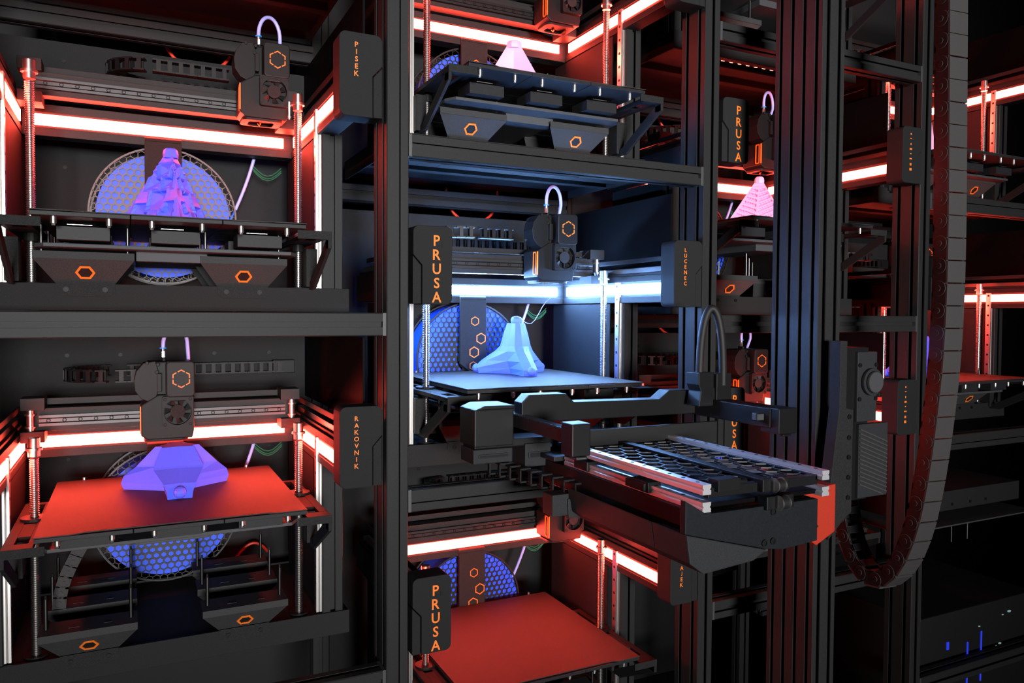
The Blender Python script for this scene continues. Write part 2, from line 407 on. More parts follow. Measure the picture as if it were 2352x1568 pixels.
def head_fan():
    b = MB(); c = (.0205, -.052, .057); S = .0265
    b.polyring(rrect(c[0]-S, c[0]+S, c[2]-S*1.08, c[2]+S*1.08, .004, 7), [(c[0]+.0238*math.cos(a), c[2]+.0245*math.sin(a)) for a in [(-PI/2+.05)+2*PI*i/32 for i in range(32)]], -.058, -.044, 'y')
    b.cyl((c[0], -.0445, c[2]), .0125, -.0105, 'y', 24, 1)
    for k in range(7):
        a = 2*PI*k/7; ca, sa = math.cos(a), math.sin(a); a2 = a+.55
        q = lambda r, an, y: (c[0]+r*math.cos(an), y, c[2]+r*math.sin(an))
        b.add([q(.011, a, -.054), q(.023, a+.15, -.054), q(.023, a2+.15, -.047), q(.011, a2, -.047)], [(0, 1, 2, 3)], 2)
    for sx in (-1, 1):
        for sz in (-1, 1): b.ring((c[0]+sx*.0215, -.058, c[2]+sz*.0232), .0032, .0018, -.001, 'y', 12, 1)
    return b.mesh('fan', ['plastic', 'powder', 'rubber'], 0)
def head_hex():
    b = MB(); c = (.0265, .118); ro, ri = .0172, .0150
    for k in range(6):
        a = PI/2+k*PI/3
        for s in (0, 1):
            a0, a1 = (a, a+PI/3) 
            p0 = Vector((math.cos(a0), math.sin(a0))); p1 = Vector((math.cos(a1), math.sin(a1)))
            t0, t1 = (.0, .42) if s == 0 else (.58, 1.)
            A, B = p0.lerp(p1, t0), p0.lerp(p1, t1)
            v = [(c[0]+A.x*ro, c[1]+A.y*ro), (c[0]+B.x*ro, c[1]+B.y*ro), (c[0]+B.x*ri, c[1]+B.y*ri), (c[0]+A.x*ri, c[1]+A.y*ri)]
            b.prism(v, -.0606, -.0598, 'y')
    return b.mesh('hexagon_emblem', ['orange'])
def head_slot():
    o, i = rrect(-.040, -.026, .018, .068, .0035, 4), rrect(-.0375, -.0285, .0205, .0655, .0025, 4)
    b = MB(); b.polyring(o, i, -.0422, -.040, 'x')
    # also the visible front edge strip
    b.box(-.0425, -.0405, -.047, -.044, .018, .068)
    return b.mesh('side_trim', ['orange'])
def head_nozzle():
    b = MB(); b.lathe((0, 0, 0), [(.0008, 0), (.0032, .004), (.0042, .0045), (.0042, .008)], 12, 0)
    b.box(-.009, .012, -.008, .008, .008, .014, 0)
    for z in (.016, .019, .022, .025): b.cyl((0, 0, z), .0065, .0014, 'z', 12, 0)
    b.cyl((0, 0, .014), .003, .02, 'z', 10, 1)
    b.prism([(-.016, .009), (-.011, .012), (-.011, .027), (-.016, .032)], -.012, .002, 'y', 1)
    return b.mesh('nozzle', ['brass', 'steel'])
def head_duct():
    b = MB().polyring(rrect(-.036, .040, -.040, .018, .012, 4), rrect(-.022, .026, -.026, .012, .01, 4), .002, .008, 'z')
    return b.mesh('cooling_duct', ['plastic'], .0012)
def head_fitting(): return MB().cyl((-.002, -.012, .156), .0042, .011, 'z', 6, 0).cyl((-.002, -.012, .167), .0034, .005, 'z', 12, 0).cyl((-.002, -.012, .172), .0062, .0022, 'z', 16, 1).mesh('tube_fitting', ['steel', 'bluering'])
def feed_tube():
    p = [(-.002, -.012, .174)]+[(-.002+.0215*(1-math.cos(t)), -.012+.012*t/PI, .176+.040*math.sin(t)) for t in [PI*i/14 for i in range(15)]]+[(.043, .012, .155), (.044, .03, .12)]
    return MB().tube(p, .0036, 10).mesh('feed_tube', ['ptfe'], 0, True)
def link_mesh():
    b = MB().box(-.010, .010, -.010, .010, -.0125, -.0095).box(-.010, .010, -.010, .010, .0095, .0125).box(-.0035, .0045, -.010, -.007, -.0096, .0096).box(-.0035, .0045, .007, .010, -.0096, .0096)
    b.cyl((-.0005, 0, .0125), .0035, .0006, 'z', 8)
    return b.mesh('chain_link', ['chaindark'])
def chain_spots(xh, yh):
    """links of the horizontal cable chain: rear run, bend at the left, front run to the head"""
    o = []; xb = max(.20, xh-.245); yr, yf = .582, min(.532, yh+.085)
    r = (yr-yf)/2; xb += r-.02
    x = .60
    while x > xb+.012: o.append((x, yr, PI)); x -= .0205
    r = (yr-yf)/2
    nb = max(3, int(PI*r/.0205))
    for i in range(1, nb): a = PI/2+PI*i/nb; o.append((xb+r*math.cos(a), (yr+yf)/2+r*math.sin(a), a+PI/2))
    x = xb+.012
    while x < xh-.04: o.append((x, yf, 0)); x += .0205
    return o
def holder_mesh():
    b = MB().prism([(.318, .185), (.352, .160), (.386, .185), (.386, .340), (.318, .340)], .442, .450, 'y')
    b.prism([(.442, .340), (.444, .346), (.448, .349), (.50, .349), (.50, .343), (.45, .340)][::-1], .318, .386, 'x')
    b.box(.322, .382, .450, .467, .19, .21)
    return b.mesh('spool_holder', ['powder'], .0015)
def holder_hex():
    b = MB()
    for x, z, r in ((.356, .288, .0115), (.372, .246, .0140), (.354, .213, .0140), (.352, .180, .011)):
        b.polyring(hexa(x, z, r, PI/2), hexa(x, z, r*.83, PI/2), .4412, .4421, 'y')
    return b.mesh('hexagon_trio', ['orange'])
def sidepanel():
    b = MB().box(0, .003, .235, .50, .05, .330)
    for i in range(4): b.box(-.0004, .0, .42, .4225, .10+i*.05, .112+i*.05, 1)
    return b.mesh('side_panel', ['panel', 'rubber'])
def rod_mesh(): return MB().cyl((0, 0, 0), .0028, .05, 'z', 10).cyl((0, 0, .05), .0018, .006, 'z', 8).mesh('rod', ['steeld'], 0, True)
def wire_mesh():
    return MB().tube([(.535+.010*t, .52, .322-.020*math.sin(PI*t/6)) for t in range(7)], .0011, 6, 0).mesh('wire', ['green'], 0, True)
def redtube_mesh():
    b = MB().tube([(.36, .645, .66)]+[(.435+.075*math.cos(PI+PI*i/12), .645, .605+.075*math.sin(PI+PI*i/12)+.02) for i in range(13)]+[(.51, .645, .66)], .0036, 8)
    return b.mesh('red_tube', ['redtube'], 0, True)
def redtube2_mesh():
    b = MB().tube([(.50, .55, .052)]+[(.50+.06*t/8, .56, .058+.028*math.sin(PI*t/8*.8)) for t in range(9)]+[(.57, .57, .06)], .0033, 8)
    return b.mesh('red_tube', ['redtube'], 0, True)
def filtube_mesh():
    p = [(.535-.045*(i/10)**1.0-.028*(i/10)**2, .505+.03*(i/10), .335-.185*(i/10)) for i in range(11)]
    b = MB().tube(p[:7], .0036, 10, 0).tube(p[6:], .0026, 8, 1)
    return b.mesh('filament_tube', ['ptfe', 'bluefil'], 0, True)
def bedchain_mesh():
    b = MB(); P_ = [Vector((.228-.052*math.sin(PI*.5*t/8)**1.2, .27, .240-.0175*t)) for t in range(9)]
    for i in range(8):
        c = (P_[i]+P_[i+1])/2; d = (P_[i+1]-P_[i]).normalized(); n = Vector((d.z, 0, -d.x))
        v = []
        for y in (-.008, .008):
            for a_, c_ in ((-1, -1), (1, -1), (1, 1), (-1, 1)): q = c+d*a_*.0105+n*c_*.0105; v.append((q.x, q.y+y, q.z))
        b.add(v, [(0, 1, 2, 3), (7, 6, 5, 4), (0, 4, 5, 1), (1, 5, 6, 2), (2, 6, 7, 3), (3, 7, 4, 0)])
        b.ring((c.x, c.y-.008, c.z), .0095, .0078, -.0012, 'y', 16); b.cyl((c.x, c.y-.008, c.z), .0026, -.0014, 'y', 8)
    return b.mesh('bed_cable_chain', ['chain'], 0)
LABELS = {}
def printer(key, off, zr, zb, head, name, led='led_red', detail=True, label='', letters=(.0080, .0117)):
    """one printer; off, zr: lower left corner of its bay at the rail top; zb: sheet top; head: nozzle tip x, y"""
    t = thing('printer', label, '3d printer', (off, 0, zr), 'printers mounted in the rack')
    LD = led
    bs = obj('base', cached('base', base_mesh), t)
    for cx in (.2255, .4705):
        tb = obj('tray_tab', cached('tab', tab_mesh), bs, (cx, 0, 0))
        for s in (-.028, .028): obj('screw', screw_me, bs, (cx+s, .1780, .0355))
        for r in range(3):
            tr = obj('tray', cached('tray', tray_mesh), t, (cx, .15+.118*r, .095))
            obj('hexagon', cached('trayhex', trayhex_mesh), tr, label='orange hexagon outline')
            for s in (-.062, .062): obj('rod', cached('rod', rod_mesh), tr, (s, .03, 0))
    for x in (.147, .573): obj('lead_screw', cached('zscrew', screwz), t, (x, .21, 0))
    zr_me = cached('zrail', zrail)
    obj('linear_rail', zr_me, t, (.612, .200, 0), (0, 0, PI/2)); obj('linear_rail', zr_me, t, (.104, .200, 0), (0, 0, -PI/2))
    obj('upright', upr_me, t, (.612, .185, 0)); obj('upright', upr_me, t, (.065, .185, 0))
    sb, yr_ = cached('sbeam', sidebeam), cached('yrail', yrail)
    for s in (0, 1):
        x = .608 if s == 0 else .108
        b = obj('side_beam', sb, t, (x, 0, 0), scale=(1 if s == 0 else -1, 1, 1)); obj('side_rail', yr_, b)
        st = obj('led_strip', cached('sstrip'+LD, lambda: MB().box(-.0028, -.0006, .004, .432, .352, .373).mesh('led_strip', [LD])), t, (x, 0, 0), scale=(1 if s == 0 else -1, 1, 1), label='glowing light strip')
        pn = obj('side_panel', cached('sidepanel', sidepanel), t, (.606 if s == 0 else .110, 0, 0), scale=(1 if s == 0 else -1, 1, 1))
    bb = obj('back_beam', cached('bbeam', backbeam), t)
    obj('led_strip', cached('bstrip'+LD, lambda: MB().box(.128, .588, .4492, .4515, .352, .373).mesh('led_strip', [LD])), t, label='glowing light strip')
    # name plates
    for s in (0, 1):
        x = .597 if s == 0 else .046; y = -.012 if s == 0 else -.004
        pl = obj('name_plate', cached('plate%d' % s, lambda: plate_mesh(s)), t, (x, y, .322))
        obj('corner_cover', cached('latch%d' % s, lambda: latch_mesh(s)), pl)
        if s == 1:
            obj('lettering', cached('PRUSA', lambda: lettering('PRUSA', .0185, .0245, .95)), pl, (.0425, -.0006, .120), label='large orange stacked letters')
        elif name == '*':
            obj('lettering', cached('marks', lambda: sum_marks()), pl, (.028, -.0006, .120), label='small orange marks')
        elif name:
            h, pt = letters; z = .120
            if name.startswith('_'): z = .120-3.4*pt
            obj('lettering', cached(name, lambda: lettering(name.strip('_'), h, pt)), pl, (.028, -.0006, z), label='small orange stacked letters')
    # bed
    bd = obj('bed_pan', cached('bedpan', bed_pan), t, (0, 0, zb-.0018))
    w3, d3 = (BX1-BX0)/3, (BY1-BY0)/3
    for i in range(3):
        for j in range(3):
            c = (BX0+w3*(i+.5), BY0+d3*(j+.5), 0)
            obj('bed_tile', cached('tile', bed_tiles), bd, c); obj('tile_block', cached('block', bed_block), bd, c)
            if j == 0:
                for s in (-.036, .036): obj('standoff', cached('stand', bed_standoff), bd, (c[0]+s, BY0+.016, 0))
    for s in (0, 1):
        obj('bed_arm', cached('arm%d' % s, lambda: bed_arm(s)), t, (0, 0, zb))
        obj('screw_nut', cached('nut', nut), t, (.573 if s == 0 else .147, .21, zb-.004))
    # gantry and head
    hx, hy = head
    g = obj('gantry_beam', cached('gantry', gantry), t, (0, hy+.035, 0)); obj('gantry_rail', cached('grail', grail), g); obj('belt_pulley', cached('pul0', lambda: pulleys(.127)), g); obj('belt_pulley', cached('pul1', lambda: pulleys(.588)), g)
    hd = obj('tool_head', cached('head', head_body), t, (hx, hy, .372))
    for n, fn, lb in (('extruder_cover', head_ext, None), ('idler_housing', head_idler, None), ('fan', head_fan, 'small round cooling fan'), ('hexagon_emblem', head_hex, 'orange hexagon outline'), ('side_trim', head_slot, 'orange trim'), ('nozzle', head_nozzle, 'brass nozzle'), ('cooling_duct', head_duct, None), ('tube_fitting', head_fitting, None), ('feed_tube', feed_tube, 'pale looped tube')):
        obj(n, cached('h_'+n, fn), hd, label=lb)
    ch = obj('cable_chain', MB().box(.585, .635, .575, .592, .472, .503).mesh('cable_chain', ['plastic'], .002), t)
    lk = cached('link', link_mesh)
    for x, y, a in chain_spots(hx, hy): obj('chain_link', lk, ch, (x, y, .4875), (0, 0, a))
    # spool holder, tubes, wires
    hd2 = obj('spool_holder', cached('holder', holder_mesh), t); obj('hexagon_trio', cached('hhex', holder_hex), hd2, label='orange hexagon outlines')
    obj('filament_tube', cached('filtube', filtube_mesh), t, label='pale tube with blue filament'); [obj('wire', cached('wire', wire_mesh), t, (0, 0, -dz), label='green wire') for dz in (0, .006, .010)]
    obj('red_tube', cached('redtube', redtube_mesh), t, label='red tube'); obj('red_tube', cached('redtube2', redtube2_mesh), t, label='red tube')
    if key == '1l': obj('bed_cable_chain', cached('bedchain', bedchain_mesh), t)
    # light chips glowing in the slot of the shelf below
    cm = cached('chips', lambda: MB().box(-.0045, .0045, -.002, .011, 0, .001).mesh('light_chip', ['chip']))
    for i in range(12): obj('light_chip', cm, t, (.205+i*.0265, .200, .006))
    return t
def sum_marks():
    b = MB()
    for i, (w, h) in enumerate(((.002, .004), (.003, .002), (.0015, .005), (.004, .0045), (.002, .003), (.0045, .003), (.003, .006), (.004, .006))):
        b.add([(-w, 0, -i*.012-h), (w, 0, -i*.012-h), (w, 0, -i*.012), (-w, 0, -i*.012)], [(0, 1, 2, 3)])
    return b.mesh('marks', ['orange'])

# ------------------------------------------------------------------ loose things on the printers
def sheet_mesh():
    x0, x1, y0, y1 = BX0, BX1, BY0, BY1
    poly = [(x0, y0), (x0+.05, y0), (x0+.065, y0+.006), (x1-.065, y0+.006), (x1-.05, y0), (x1-.0, y0), (x1, y1-.004), (x1-.004, y1), (x0+.004, y1), (x0, y1-.004)]
    b = MB().prism(poly, -.0016, -.0, 'z')
    for x in (x0+.09, x1-.09): b.cyl((x, y0+.014, 0), .0035, .00025, 'z', 14, 1)
    for x in (x0+.045, x1-.045): b.cyl((x, y1+.004, -.004), .003, .008, 'z', 10, 2)
    return b.mesh('print_sheet', ['sheet', 'rubber', 'steel'])
def flange(front):
    RO, r0 = .139, .0080; b = MB(); n = 0
    for i in range(-16, 17):
        for j in range(-13, 14):
            cx, cz = r0*math.sqrt(3)*(i+j/2), r0*1.5*j; d = math.hypot(cx, cz)
            if d > RO-.002 or d < .030: continue
            k = .90 if d > .121 else .42+.44*((d-.03)/.09)
            def clamp(p):
                q = math.hypot(*p); return (p[0]*RO*.99/q, p[1]*RO*.99/q) if q > RO*.99 else p
            o = [clamp(q) for q in hexa(cx, cz, r0*1.002, PI/2)]; q = [clamp(q) for q in hexa(cx, cz, r0*k, PI/2)]
            b.polyring(o, q, 0, .0022, 'y')
    b.ring((0, 0, 0), RO, RO-.0035, .0028, 'y', 64); b.cyl((0, 0, 0), .034, .0028, 'y', 32)
    b.ring((0, -.001, 0), .03, .026, .002, 'y', 6)
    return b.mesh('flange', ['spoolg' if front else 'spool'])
def wind_mesh(RW): 
    b = MB(); pr = []
    n = 56; v = []; f = []; ys = [.003+.0785*i/26 for i in range(27)]
    for q, y in enumerate(ys):
        r = RW+(.0007 if q % 2 else 0)
        for i in range(n): v.append((r*math.cos(2*PI*i/n), y, r*math.sin(2*PI*i/n)))
    for k in range(26):
        for i in range(n): f.append((k*n+i, k*n+(i+1) % n, (k+1)*n+(i+1) % n, (k+1)*n+i))
    f.append(tuple(range(n))); f.append(tuple(range(27*n-1, 26*n-1, -1)))
    b.add(v, f); return b.mesh('filament_winding', ['filament'], 0, True)
def spool(off, zr, label, dark, RW=.125):
    t = thing('filament_spool', label, 'spool', (off+.355, .468, zr+.195), 'filament spools behind the beds')
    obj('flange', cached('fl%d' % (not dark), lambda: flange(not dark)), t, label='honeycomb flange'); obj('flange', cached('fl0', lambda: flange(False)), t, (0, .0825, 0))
    obj('filament_winding', cached('wind%.3f' % RW, lambda: wind_mesh(RW)), t, label='wound blue filament')
def star_print(levels, rot, tips, cap=None):
    """print with three legs; levels: z, leg reach, shoulder reach, half width, valley radius"""
    b = MB(); v = []; f = []; n = 15
    for z, rl, re, w, rv in levels:
        for k in range(3):
            a = rot+k*2*PI/3; d = Vector((math.cos(a), math.sin(a))); e = Vector((-d.y, d.x)); am = a+PI/3
            dm = Vector((math.cos(am), math.sin(am)))
            for q in (d*re-e*w, d*(re*.5+rl*.5)-e*w*.45, d*rl, d*(re*.5+rl*.5)+e*w*.45): v.append((q.x, q.y, z))
            q = d*re+e*w
            v.append((q.x, q.y, z))
    # insert valleys: rebuild with 18 points
    v2 = []; n = 18
    for li, (z, rl, re, w, rv) in enumerate(levels):
        for k in range(3):
            v2 += v[li*15+k*5:li*15+k*5+5]; am = rot+k*2*PI/3+PI/3; v2.append((rv*math.cos(am), rv*math.sin(am), z))
    for L in range(len(levels)-1):
        for i in range(n): f.append((L*n+i, L*n+(i+1) % n, (L+1)*n+(i+1) % n, (L+1)*n+i))
    f.append(tuple(range(n-1, -1, -1))); f.append(tuple(range((len(levels)-1)*n, len(levels)*n)))
    b.add(v2, f)
    for k in range(3):
        a = rot+k*2*PI/3; rr, zz, r = tips
        b.lathe((rr*math.cos(a), rr*math.sin(a), zz), [(r*math.sin(PI*i/8)+1e-5, -r*math.cos(PI*i/8)) for i in range(9)], 12)
    if cap: b.lathe((0, 0, 0), cap, 12)
    return b
def pyramid_print(h, rb, rt, rot, disp, n=26, sides=3):
    """pyramid as a grid on each side; disp(u, t) pushes the surface outwards, u in -1..1 across, t in 0..1 up"""
    b = MB(); v = []; f = []; cols = n; tot = sides*cols
    for L in range(n+1):
        t = L/n
        for s in range(sides):
            a0, a1 = rot+s*2*PI/sides, rot+(s+1)*2*PI/sides
            for c in range(cols):
                u = c/cols; rad = rb+(rt-rb)*t
                p = Vector((math.cos(a0), math.sin(a0)))*rad*(1-u)+Vector((math.cos(a1), math.sin(a1)))*rad*u
                nn = Vector((math.cos((a0+a1)/2), math.sin((a0+a1)/2))); dd = disp(u*2-1, t)*(1 if rad > .02 else .2)
                v.append((p.x+nn.x*dd, p.y+nn.y*dd, t*h))
    for L in range(n):
        for i in range(tot): f.append((L*tot+i, L*tot+(i+1) % tot, (L+1)*tot+(i+1) % tot, (L+1)*tot+i))
    f.append(tuple(range(tot-1, -1, -1))); f.append(tuple(range(n*tot, (n+1)*tot)))
    b.add(v, f)
    b.lathe((0, 0, h), [(rt*.95, -.003), (rt*1.0, .004), (rt*.9, .011), (rt*.62, .014)], 8)
    return b
def put_print(b, name, m, loc, label):
    return tag(obj(name, b.mesh(name, [m]), None, loc), label, 'model', 'printed models on the sheets')

PR = {  # key: bay offset, rail top, sheet top, head (x,y), plate word, led, label
 '1u': (-P, 0, .147, (.524, .352), 'PISEK', 'led_red', 'black open printer whose corner plate reads PISEK'),
 '1l': (-P, -R, .285, (.347, .335), 'RAKOVNIK', 'led_red', 'black open printer whose corner plate reads RAKOVNIK'),
 '2u': (0, R/2, .150, (.528, .375), None, 'led_red', 'black open printer directly above the white lit printer'),
 '2m': (0, -R/2, .168, (.432, .235), 'LUCENEC', 'led_blue', 'black open printer with bluish white light strips and a plate reading LUCENEC'),
 '2l': (0, -1.5*R, .211, (.535, .36), '_AJEK', 'led_red', 'black open printer below the robot fork with an empty red lit sheet'),
 '1t': (-P, R, .20, (.30, .30), None, 'led_red', 'black open printer above the PISEK one, only its underside showing'),
 '3u': (P, R, .20, (.40, .30), None, 'led_red', 'black open printer above the one printing a ribbed pink pyramid'),
 '3m': (P, 0, .221, (.425, .28), '*', 'led_red', 'black open printer holding the ribbed pink pyramid behind the robot column'),
 '3l': (P, -R, .09, (.43, .355), '*', 'led_red', 'black open printer seen past the cable loop behind the robot fork'),
 '4u': (2*P, R/2, .136, (.35, .30), None, 'led_red', 'black open printer beyond the hanging cable chain, holding the tall pink print'),
 '4m': (2*P, -R/2, .133, (.35, .30), None, 'led_red', 'black open printer beyond the hanging cable chain, holding the pink and blue print'),
}
SH = {'1u': 'seen edge on under the pitted violet pyramid', '1l': 'glowing red under the stout three legged violet print', '2u': 'tilted into view from below, above the white lit printer',
      '2m': 'lit bluish white under the slender three legged blue print', '2l': 'empty and glowing red, below the robot fork', '1t': 'high over the pitted violet pyramid, in the printer above', '3u': 'over the ribbed pink pyramid, in the next printer up', '3m': 'under the ribbed pink pyramid behind the robot column',
      '3l': 'low behind the robot fork', '4u': 'under the tall pink print beyond the hanging cable chain', '4m': 'lit red, under the pink and blue print beyond the cable chain'}
for k, (off, zr, zb, hd, nm, led, lb) in PR.items():
    printer(k, off, zr, zb, hd, nm, led, label=lb, letters=(.0078, .0113) if nm and len(nm) > 6 else (.0084, .0117))
    tag(obj('print_sheet', cached('sheet', sheet_mesh), None, (off, 0, zr+zb)), 'square textured print sheet '+SH[k], 'print sheet', 'sheets on the printer beds')
SP = {'1u': ('blue filament spool behind the pitted violet pyramid', False), '1l': ('bright blue filament spool below and behind the red lit sheet', True), '2u': ('dim filament spool above the white lit printer', True),
      '2m': ('blue filament spool with black honeycomb sides in white blue light', True), '2l': ('blue filament spool behind the empty red sheet', True), '3m': ('dark filament spool behind the ribbed pink pyramid', True),
      '3l': ('dark filament spool in the printer behind the cable loop', True), '4m': ('dark filament spool beyond the hanging cable chain', True)}
for k, (lb, dk) in SP.items(): spool(PR[k][0], PR[k][1], lb, dk, .133 if k in ('2m', '2l') else .125)

DENTS = [(-.5, .17, .17), (.5, .17, .17), (0, .42, .17), (-.45, .66, .12), (.45, .66, .12), (0, .80, .09)]
def crater(u, t):
    d = 0
    for cu, ct, r in DENTS:
        k = max(abs(u-cu)*(1-t)*.75, abs(t-ct))/r
        if k < 1: d = min(d, -.010*(1-k)**.8)
        elif k < 1.35: d = max(d, .003*(1.35-k)/.35)
    return d-.004*math.cos(u*PI/2)*math.sin(t*PI)
def chevron(u, t):
    q = (t*9.0-abs(u)*(1-t)*2.6) % 1
    return -.005 if q < .36 and abs(u) < .86 and abs(u) > .05 else 0
def bulge(u, t): return -.016*(1-abs(u))*math.sin(PI*min(1, t*1.05))
put_print(pyramid_print(.128, .094, .013, -PI/2+.12, crater, 44), 'pitted_pyramid_print', 'printb', (-P+.357, .24, .147+.0003), 'violet blue printed pyramid with pitted faces')
put_print(star_print([(0, .088, .092, .020, .026), (.012, .092, .096, .021, .028), (.026, .082, .088, .026, .032), (.047, .050, .056, .041, .040), (.050, .047, .053, .041, .040), (.0815, .022, .027, .027, .029)], -PI/2, (.094, .012, .011)),
          'three_legged_print', 'printb', (-P+.366, .287, -R+.285+.0003), 'stout violet three legged print with a flat top')
put_print(star_print([(0, .092, .085, .016, .020), (.013, .100, .088, .017, .026), (.030, .082, .066, .017, .034), (.052, .050, .040, .017, .034), (.064, .038, .032, .017, .030), (.090, .031, .026, .014, .024), (.116, .022, .019, .010, .017)], -PI/2-.09, (.094, .011, .010),
          [(.012, .112), (.0135, .120), (.0135, .126), (.010, .131)]), 'three_legged_print', 'printb', (.412, .33, -R/2+.168+.0003), 'slender pale blue three legged print with a tall peak')
put_print(pyramid_print(.120, .092, .018, -PI/2+.5, bulge, 14), 'curved_pyramid_print', 'printlit', (.362, .25, R/2+.150+.0003), 'curved pyramid print, its pink painted for the red light, just under a red light strip')
put_print(pyramid_print(.118, .092, .012, -PI/2+.12, chevron, 54), 'ribbed_pyramid_print', 'printlit', (P+.375, .23, .2213), 'printed pyramid covered in chevron ribs, its pink painted for the red light')
put_print(pyramid_print(.135, .06, .04, .3, bulge, 8, 4), 'tall_print', 'printlit', (2*P+.245, .20, R/2+.1363), 'tall print beside the hanging cable chain, its pink painted for the red light')
put_print(star_print([(0, .092, .085, .016, .020), (.013, .100, .088, .017, .026), (.030, .082, .066, .017, .034), (.052, .050, .040, .017, .034), (.090, .031, .026, .014, .024), (.116, .022, .019, .010, .017)], -PI/2, (.094, .011, .010)),
          'three_legged_print', 'printb', (2*P+.275, .19, -R/2+.1333), 'pink and blue print half hidden by the cable chain')

tag(obj('filament_thread', MB().tube([(.405+.005*i, .33-.008*i, -R/2+.300+(.008*math.sin(i*.9)-.02*math.sin(PI*i/11))+.0062*max(0, i-3)) for i in range(12)], .0007, 6).mesh('filament_thread', ['ptfe'], 0, True)), 'thin thread of filament trailing from the slender print to the nozzle', 'thread')
# ------------------------------------------------------------------ robot: column, carriage and fork
rob = thing('handling_robot', 'black robot column carrying a telescopic fork in front of the rack', 'robot', (.755, -.24, -1.5))
def rp(name, b, mats, bevel=.0012, parent=rob, label=None, smooth=False):
    me = b.mesh(name, mats, bevel, smooth); o = obj(name, me, parent, label=label)
    if parent is rob: o.location = (-.755, .24, 1.5)
    return o
g = .0145
colp = [(x+.752, y-.238) for x, y in slot_profile(2, 4, g, .0042, .009, .001)]
rp('column', MB().prism(colp, -1.5, 1.45, 'z'), ['anod'], 0)
# fork stages
ZR = -.215
def lin_rail(x, y0, y1, z, n):
    b = MB().prism([(x-.0068, z-.013), (x+.0068, z-.013), (x+.0068, z-.008), (x+.0048, z-.0065), (x+.0068, z-.004), (x+.0068, z), (x-.0068, z), (x-.0068, z-.004), (x-.0048, z-.0065), (x-.0068, z-.008)], y0, y1, 'y')
    for i in range(n): b.cyl((x, y0+.018+i*(y1-y0-.03)/n, z), .0028, .0003, 'z', 10, 1)
    return b
X1, X2, YN = .2635, .474, -.507
for x in (X1, X2):
    rp('fork_rail', lin_rail(x, YN, -.16, ZR, 11), ['bright', 'rubber'], 0, label='polished steel rail')
    rp('lower_rail', lin_rail(x, YN, -.16, ZR-.0225, 11), ['bright', 'rubber'], 0, label='polished steel rail')
def comb(x0, x1, y0, y1, z, r, k, th):
    b = MB(); ny = int((y1-y0)/(1.5*r))+2
    for j in range(ny):
        for i in range(int((x1-x0)/(r*math.sqrt(3)))+2):
            cx, cy = x0+r*math.sqrt(3)*(i+.5*(j % 2)), y0+1.5*r*j
            if cx > x1+r*.3 or cy > y1: continue
            cl = lambda p: (min(max(p[0], x0), x1), min(max(p[1], y0), y1))
            b.polyring([cl(q) for q in hexa(cx, cy, r*1.01, PI/2)], [cl(q) for q in hexa(cx, cy, r*k, PI/2)], z-th, z, 'z')
    return b
XM = (X1+X2)/2
deck = rp('honeycomb_deck', comb(X1+.012, XM-.008, -.49, -.18, ZR-.007, .0165, .915, .0016), ['deck'], 0)
rp('honeycomb_deck', comb(XM+.008, X2-.012, -.49, -.18, ZR-.007, .0165, .915, .0016), ['deck'], 0)
rp('deck_spine', MB().box(XM-.008, XM+.008, -.50, -.16, ZR-.014, ZR-.003).box(X1+.008, X1+.013, -.5, -.16, ZR-.014, ZR-.006).box(X2-.013, X2-.008, -.5, -.16, ZR-.014, ZR-.006).box(X1+.008, X2-.008, -.5, -.488, ZR-.02, ZR-.007), ['arm'])
rp('deck_plate', MB().box(X1-.004, X2+.004, -.495, -.12, ZR-.034, ZR-.028), ['divider'])
rp('stage_base', MB().box(X1-.012, X2-.02, -.50, -.10, ZR-.075, ZR-.036), ['arm'])
rp('rail_carriage', MB().box(X1-.012, X1+.010, -.40, -.355, ZR-.033, ZR-.018).box(X1-.016, X1-.008, -.395, -.35, ZR-.031, ZR-.020), ['arm'])
rp('rail_carriage', MB().box(X1-.012, X1+.010, -.24, -.20, ZR-.033, ZR-.018), ['arm'])
# near end plate with clipped lower corners
ep = [(X1-.038, ZR-.016), (X1-.038, ZR-.058), (X1+.10, ZR-.094), (X1+.128, ZR-.098), (X2-.020, ZR-.094), (X2-.020, ZR-.036), (X1-.004, ZR-.036)]
e_ = rp('end_plate', MB().prism(ep, -.512, -.502, 'y'), ['endpl'])
for x, z in ((X1+.108, ZR-.045), (X1+.108, ZR-.084), (X1+.093, ZR-.085)):
    o = obj('screw', screw_me, e_, (x, -.5122, z), scale=(1.15, 1.15, 1.15))
for x, z in ((X1+.135, ZR-.081), (X1+.19, ZR-.074)): obj('pin_hole', cached('pinhole', lambda: MB().cyl((0, 0, 0), .0018, -.0004, 'y', 10).mesh('pin_hole', ['rubber'])), e_, (x, -.512, z))
cv = [(X1-.036, ZR-.059), (X1-.030, ZR-.096), (X1-.008, ZR-.112), (X1+.075, ZR-.106), (X1+.098, ZR-.0945)]
rp('lower_cover', MB().prism(cv, -.5125, -.44, 'y').prism([(X1-.036, ZR-.059), (X1-.030, ZR-.096), (X1-.008, ZR-.112), (X1-.004, ZR-.075)], -.44, -.22, 'y'), ['grey'], .002)
